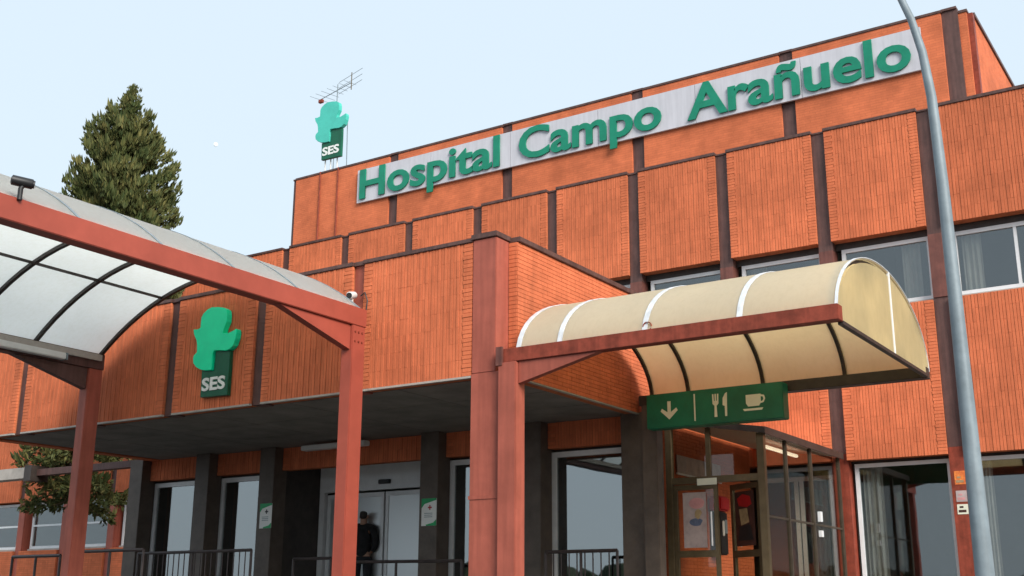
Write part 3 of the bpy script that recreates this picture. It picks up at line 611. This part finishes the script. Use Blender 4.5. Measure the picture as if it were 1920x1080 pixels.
for k in range(7):
    t = k/6; c = Vector((-24.3+1.25*t, 25.52, 15.85+.29*t)); l = .38-.15*t
    MB().tube([c+Vector((-.1*l/.4, -l, 0)), c+Vector((.1*l/.4, l, .0))], .007, 5).build('element', M_grey, an)
MB().tube([(-23.02, 25.55, 15.9), (-23.02, 25.55, 16.5)], .016, 6).build('reflector', M_brass, an)
for z in (15.95, 16.15, 16.35): MB().tube([(-23.5, 25.5, z-.1), (-22.62, 25.6, z+.22)], .008, 5).build('element', M_grey, an)
bx('amplifier', M_rust, an, -24.33, -24.16, 25.45, 25.55, 15.72, 15.83, .01)

# ------------------------------------------------------------------ railings
def railing(name, label, p0, p1, h, step=.13, cat='railing', balusters=True, posts=3, group=None):
    p0, p1 = Vector(p0), Vector(p1); o = thing(name, label, cat, (p0+p1)/2, group); L = (p1-p0).length; U = Vector((0, 0, h))
    MB().tube([p0+U, p1+U], .026, 8).build('top_rail', M_rail, o)
    if balusters:
        MB().tube([p0+U*.12, p1+U*.12], .016, 6).build('bottom_rail', M_rail, o)
        n = int(L/step)
        for i in range(1, n): q = p0+(p1-p0)*(i/n); MB().tube([q+U*.12, q+U], .010, 6).build('baluster', M_rail, o)
    for i in range(posts): q = p0+(p1-p0)*(i/(posts-1)); MB().tube([q, q+U], .022, 8).build('post', M_rail, o)
railing('guard_railing', 'dark barred railing in front of the two porch windows left of the door', (-17.15, 14, 0), (-14.35, 14, 0), .90)
railing('guard_railing', 'short dark barred railing in front of the right porch window', (-9.3, 15.05, 0), (-8.1, 15.05, 0), .80, .12)
railing('handrail', 'dark handrail sloping down to the right before the automatic door', (-13.4, 15, 0), (-10.8, 15, -.02), .72, balusters=False)
railing('handrail', 'short dark handrail left of the automatic door', (-14.35, 15, 0), (-13.5, 15, -.0), .79, balusters=False, posts=2)
railing('ramp_railing', 'low dark ramp railing beyond the left canopy post', (-18.3, 12.3, 0), (-17.0, 12.3, 0), .80, balusters=False)
railing('ramp_railing', 'dark ramp railing between the left canopy post and the guard railing', (-16.55, 12.3, 0), (-14.95, 12.3, 0), .85, balusters=False)

# ------------------------------------------------------------------ conifer
T = thing('conifer_tree', 'tall olive green conical conifer standing behind the walkway canopy', 'tree', (-23.45, 17.35, 0))
tx, ty, TH = -23.5, 17.35, 12.75
MB().tube([(tx, ty, 0), (tx+.10, ty, 3), (tx+.22, ty, 7), (tx+.38, ty, 10.5), (tx+.45, ty, 12.5)], [.19, .16, .11, .05, .012], 12).build('trunk', M_bark, T, smooth=True)
def crad(z):
    t = (TH-z)
    return np.interp(t, [0, .5, 1.2, 2.2, 3.2, 4.2, 6, 8, 9.3, 10.6], [.03, .26, .70, 1.12, 1.42, 1.68, 1.9, 1.95, 1.7, 1.1])
LV = []; limb = MB()
nb = 620
for i in range(nb):
    z = TH-.15-(10.4)*(i/nb)**.72; low = z < 4.6
    if low and random.random() < (.62 if z > 3.4 else .80): continue
    az = i*2.39996+jit(.4); rad = crad(z)*(random.uniform(.72, 1.06) if random.random() < .8 else random.uniform(.35, .7))*(1+.10*math.sin(3*az+z*1.1))
    droop = .10*rad if not low else -.25*rad
    tx = -23.5+.45*z/12.7; base = Vector((tx, ty, z-.45*rad*(1 if not low else -.2))); tip = Vector((tx+math.cos(az)*rad, ty+math.sin(az)*rad, z+droop))
    if i % 2 == 0: limb.tube([base, (base+tip)/2-Vector((0, 0, .06*rad)), tip], [.022, .014, .006], 4)
    out = (tip-base).normalized(); ns = int((52+76*min(rad, 1.3))*(.55 if low else 1))
    for k in range(ns):                                            # upright sprays along the limb
        s = random.uniform(.2, 1.04)**.8; p = base.lerp(tip, s)+Vector((jit(.12), jit(.12), jit(.10)))
        d = (out*random.uniform(.2, .8)+Vector((jit(.55), jit(.55), random.uniform(.35, 1.1) if not low else random.uniform(-.6, .5)))).normalized()
        ln = random.uniform(.07, .17)*(1 if rad > .5 else .8); LV.append((p, d, ln))
    if rad > .4:
        for k in range(5): LV.append((tip+Vector((jit(.09), jit(.09), .03*k)), (out*.5+Vector((jit(.2), jit(.2), .9))).normalized(), random.uniform(.14, .26)))
limb.build('limbs', M_bark, T)['kind'] = 'stuff'
v = []; f = []
for p, d, ln in LV:
    a = d.cross(Vector((jit(1), jit(1), jit(1)))).normalized(); b = d.cross(a)
    for k in range(3):                                              # three crossed needle blades per spray
        w = (a*math.cos(k*2.1)+b*math.sin(k*2.1)); wd = ln*.16; o = w*ln*.10*k
        n = len(v); v += [tuple(p+o), tuple(p+o+d*ln*.45+w*wd), tuple(p+o+d*ln*(1.0+.1*k)), tuple(p+o+d*ln*.45-w*wd)]; f += [(n, n+1, n+2, n+3)]
me = bpy.data.meshes.new('foliage'); me.from_pydata(v, [], f); me.materials.append(M_leaf); me.update()
# one shade per spray: join the three blades of a spray through a shared root so they read as one island
bm = bmesh.new(); bm.from_mesh(me); bm.to_mesh(me); bm.free()
link(bpy.data.objects.new('crown', me), T)

# far trees on the other side of the car park; the panes mirror them
v = []; f = []
ico = bmesh.new(); bmesh.ops.create_icosphere(ico, subdivisions=2, radius=1); ico.verts.ensure_lookup_table()
iv = [tuple(q.co) for q in ico.verts]; iff = [tuple(q.index for q in fc.verts) for fc in ico.faces]; ico.free()
for k in range(260):
    th = R(-150+210*k/260)+jit(.02); d = 115+jit(25); c = (math.cos(th)*d, math.sin(th)*d-20); r = random.uniform(2.5, 4.8); n = len(v)
    if c[1] > -25: continue
    for x, y, z in iv: q = random.uniform(.75, 1.2); v.append((c[0]+x*r*q, c[1]+y*r*q, 1.2+z*r*q*random.uniform(.8, 1.0)))
    f += [tuple(n+i for i in t) for t in iff]
me = bpy.data.meshes.new('distant_wood'); me.from_pydata(v, [], f); me.materials.append(mat('far_foliage', (.035, .05, .022), .9, .3, .6)); me.update()
link(bpy.data.objects.new('distant_wood', me)); tag(bpy.data.objects['distant_wood'], 'dark line of far trees across the car park', 'wood', kind='stuff')

# ------------------------------------------------------------------ person at the door
PE = thing('person', 'person in a black jacket standing at the automatic door, half hidden by the red post', 'person', (-14.40, 16.85, 0))
def skin(name, pts, edges, m, sub=2):
    me = bpy.data.meshes.new(name); me.from_pydata([p[:3] for p in pts], edges, []); o = bpy.data.objects.new(name, me); COL.objects.link(o)
    o.modifiers.new('s', 'SKIN'); sd = o.modifiers.new('u', 'SUBSURF'); sd.levels = sub; sd.render_levels = sub
    for i, p in enumerate(pts): r = p[3] if isinstance(p[3], tuple) else (p[3], p[3]); me.skin_vertices[0].data[i].radius = r
    me.skin_vertices[0].data[0].use_root = True
    bpy.context.view_layer.update(); d = bpy.context.evaluated_depsgraph_get(); m2 = bpy.data.meshes.new_from_object(o.evaluated_get(d)); bpy.data.objects.remove(o)
    m2.materials.clear(); m2.materials.append(m); m2.polygons.foreach_set('use_smooth', [True]*len(m2.polygons))
    ob = bpy.data.objects.new(name, m2); return ob
PM = Matrix.Translation((-14.40, 16.85, 0)) @ Matrix.Rotation(R(20), 4, 'Z')     # local +y is the way the person faces
pts = [(0, 0, .95, .10), (0, 0, 1.15, .11), (0, .0, 1.36, .11), (0, .01, 1.50, .055), (0, .03, 1.60, (.07, .08)), (0, .035, 1.71, (.065, .075)),
       (.10, 0, .90, .08), (.11, .01, .50, .055), (.12, -.01, .10, .04), (.12, .10, .04, .035), (-.10, 0, .90, .08), (-.11, .0, .50, .055), (-.12, -.02, .10, .04), (-.12, .09, .04, .035),
       (.19, -.01, 1.42, .05), (.25, -.01, 1.14, .04), (.17, .05, 1.00, .03), (-.19, -.01, 1.42, .05), (-.25, -.01, 1.14, .04), (-.17, .05, 1.00, .03)]
eds = [(0, 1), (1, 2), (2, 3), (3, 4), (4, 5), (0, 6), (6, 7), (7, 8), (8, 9), (0, 10), (10, 11), (11, 12), (12, 13), (2, 14), (14, 15), (15, 16), (2, 17), (17, 18), (18, 19)]
for s, w in ((1, 16), (-1, 19)):
    n = len(pts); x = .12*s; Z0 = .13
    pts.append((x, .03, .83+Z0, (.018, .034))); eds.append((w, n))
    for k, (dy, l) in enumerate(((-.03, .075), (-.01, .085), (.01, .08), (.03, .065))):
        q = len(pts); pts += [(x, .03+dy, .785+Z0, .009), (x-.01*s, .03+dy, .785+Z0-l*.5, .0085), (x-.025*s, .03+dy, .785+Z0-l, .008)]; eds += [(n, q), (q, q+1), (q+1, q+2)]
    q = len(pts); pts += [(x-.015*s, .07, .83+Z0, .010), (x-.03*s, .075, .78+Z0, .009)]; eds += [(n, q), (q, q+1)]
link(skin('body', pts, eds, M_skin), PE, PM)
jp = [(0, 0, .86, (.165, .125)), (0, 0, 1.05, (.165, .125)), (0, -.005, 1.25, (.175, .13)), (0, 0, 1.42, (.13, .10)), (0, .01, 1.52, (.07, .07)), (.20, -.01, 1.42, .082), (.265, -.01, 1.15, .066), (.17, .05, .99, .06), (-.20, -.01, 1.42, .082), (-.265, -.01, 1.15, .066), (-.17, .05, .99, .06)]
link(skin('jacket', jp, [(0, 1), (1, 2), (2, 3), (3, 4), (3, 5), (5, 6), (6, 7), (3, 8), (8, 9), (9, 10)], M_cloth), PE, PM)
tp = [(0, 0, .93, (.15, .115)), (.10, 0, .84, .10), (.11, .01, .5, .078), (.12, -.01, .10, .068), (-.10, 0, .84, .10), (-.11, 0, .5, .078), (-.12, -.02, .10, .068)]
link(skin('trousers', tp, [(0, 1), (1, 2), (2, 3), (0, 4), (4, 5), (5, 6)], M_trou), PE, PM)
for x in (.12, -.12): link(skin('shoe', [(x, -.05, .045, .048), (x, .06, .045, .048), (x, .16, .035, .038)], [(0, 1), (1, 2)], M_black), PE, PM)
link(skin('hair', [(0, -.03, 1.57, (.06, .05)), (0, -.012, 1.66, (.080, .078)), (0, .005, 1.73, (.072, .075))], [(0, 1), (1, 2)], M_hair), PE, PM)
def blob(name, c, r, m):
    b = bmesh.new(); bmesh.ops.create_uvsphere(b, u_segments=12, v_segments=8, radius=1); me = bpy.data.meshes.new(name); b.to_mesh(me); b.free(); me.materials.append(m)
    for q in me.vertices: q.co = (c[0]+q.co.x*r[0], c[1]+q.co.y*r[1], c[2]+q.co.z*r[2])
    me.polygons.foreach_set('use_smooth', [True]*len(me.polygons)); return bpy.data.objects.new(name, me)
for x in (.078, -.078): link(blob('ear', (x, .02, 1.625), (.012, .025, .034), M_skin), PE, PM)
for x in (.03, -.03): link(blob('eye', (x, .105, 1.645), (.012, .008, .009), M_white), PE, PM)
link(blob('nose', (0, .12, 1.615), (.014, .022, .024), M_skin), PE, PM); link(blob('mouth', (0, .108, 1.575), (.026, .01, .008), M_pink), PE, PM)

# ------------------------------------------------------------------ day moon
mo = blob('moon', (0, 0, 0), (7.6, 7.6, 7.6), M_moon); link(mo, None, Matrix.Translation(Vector((-.699, .613, .369))*4000)); tag(mo, 'tiny white daytime moon in the pale sky beside the conifer', 'moon')
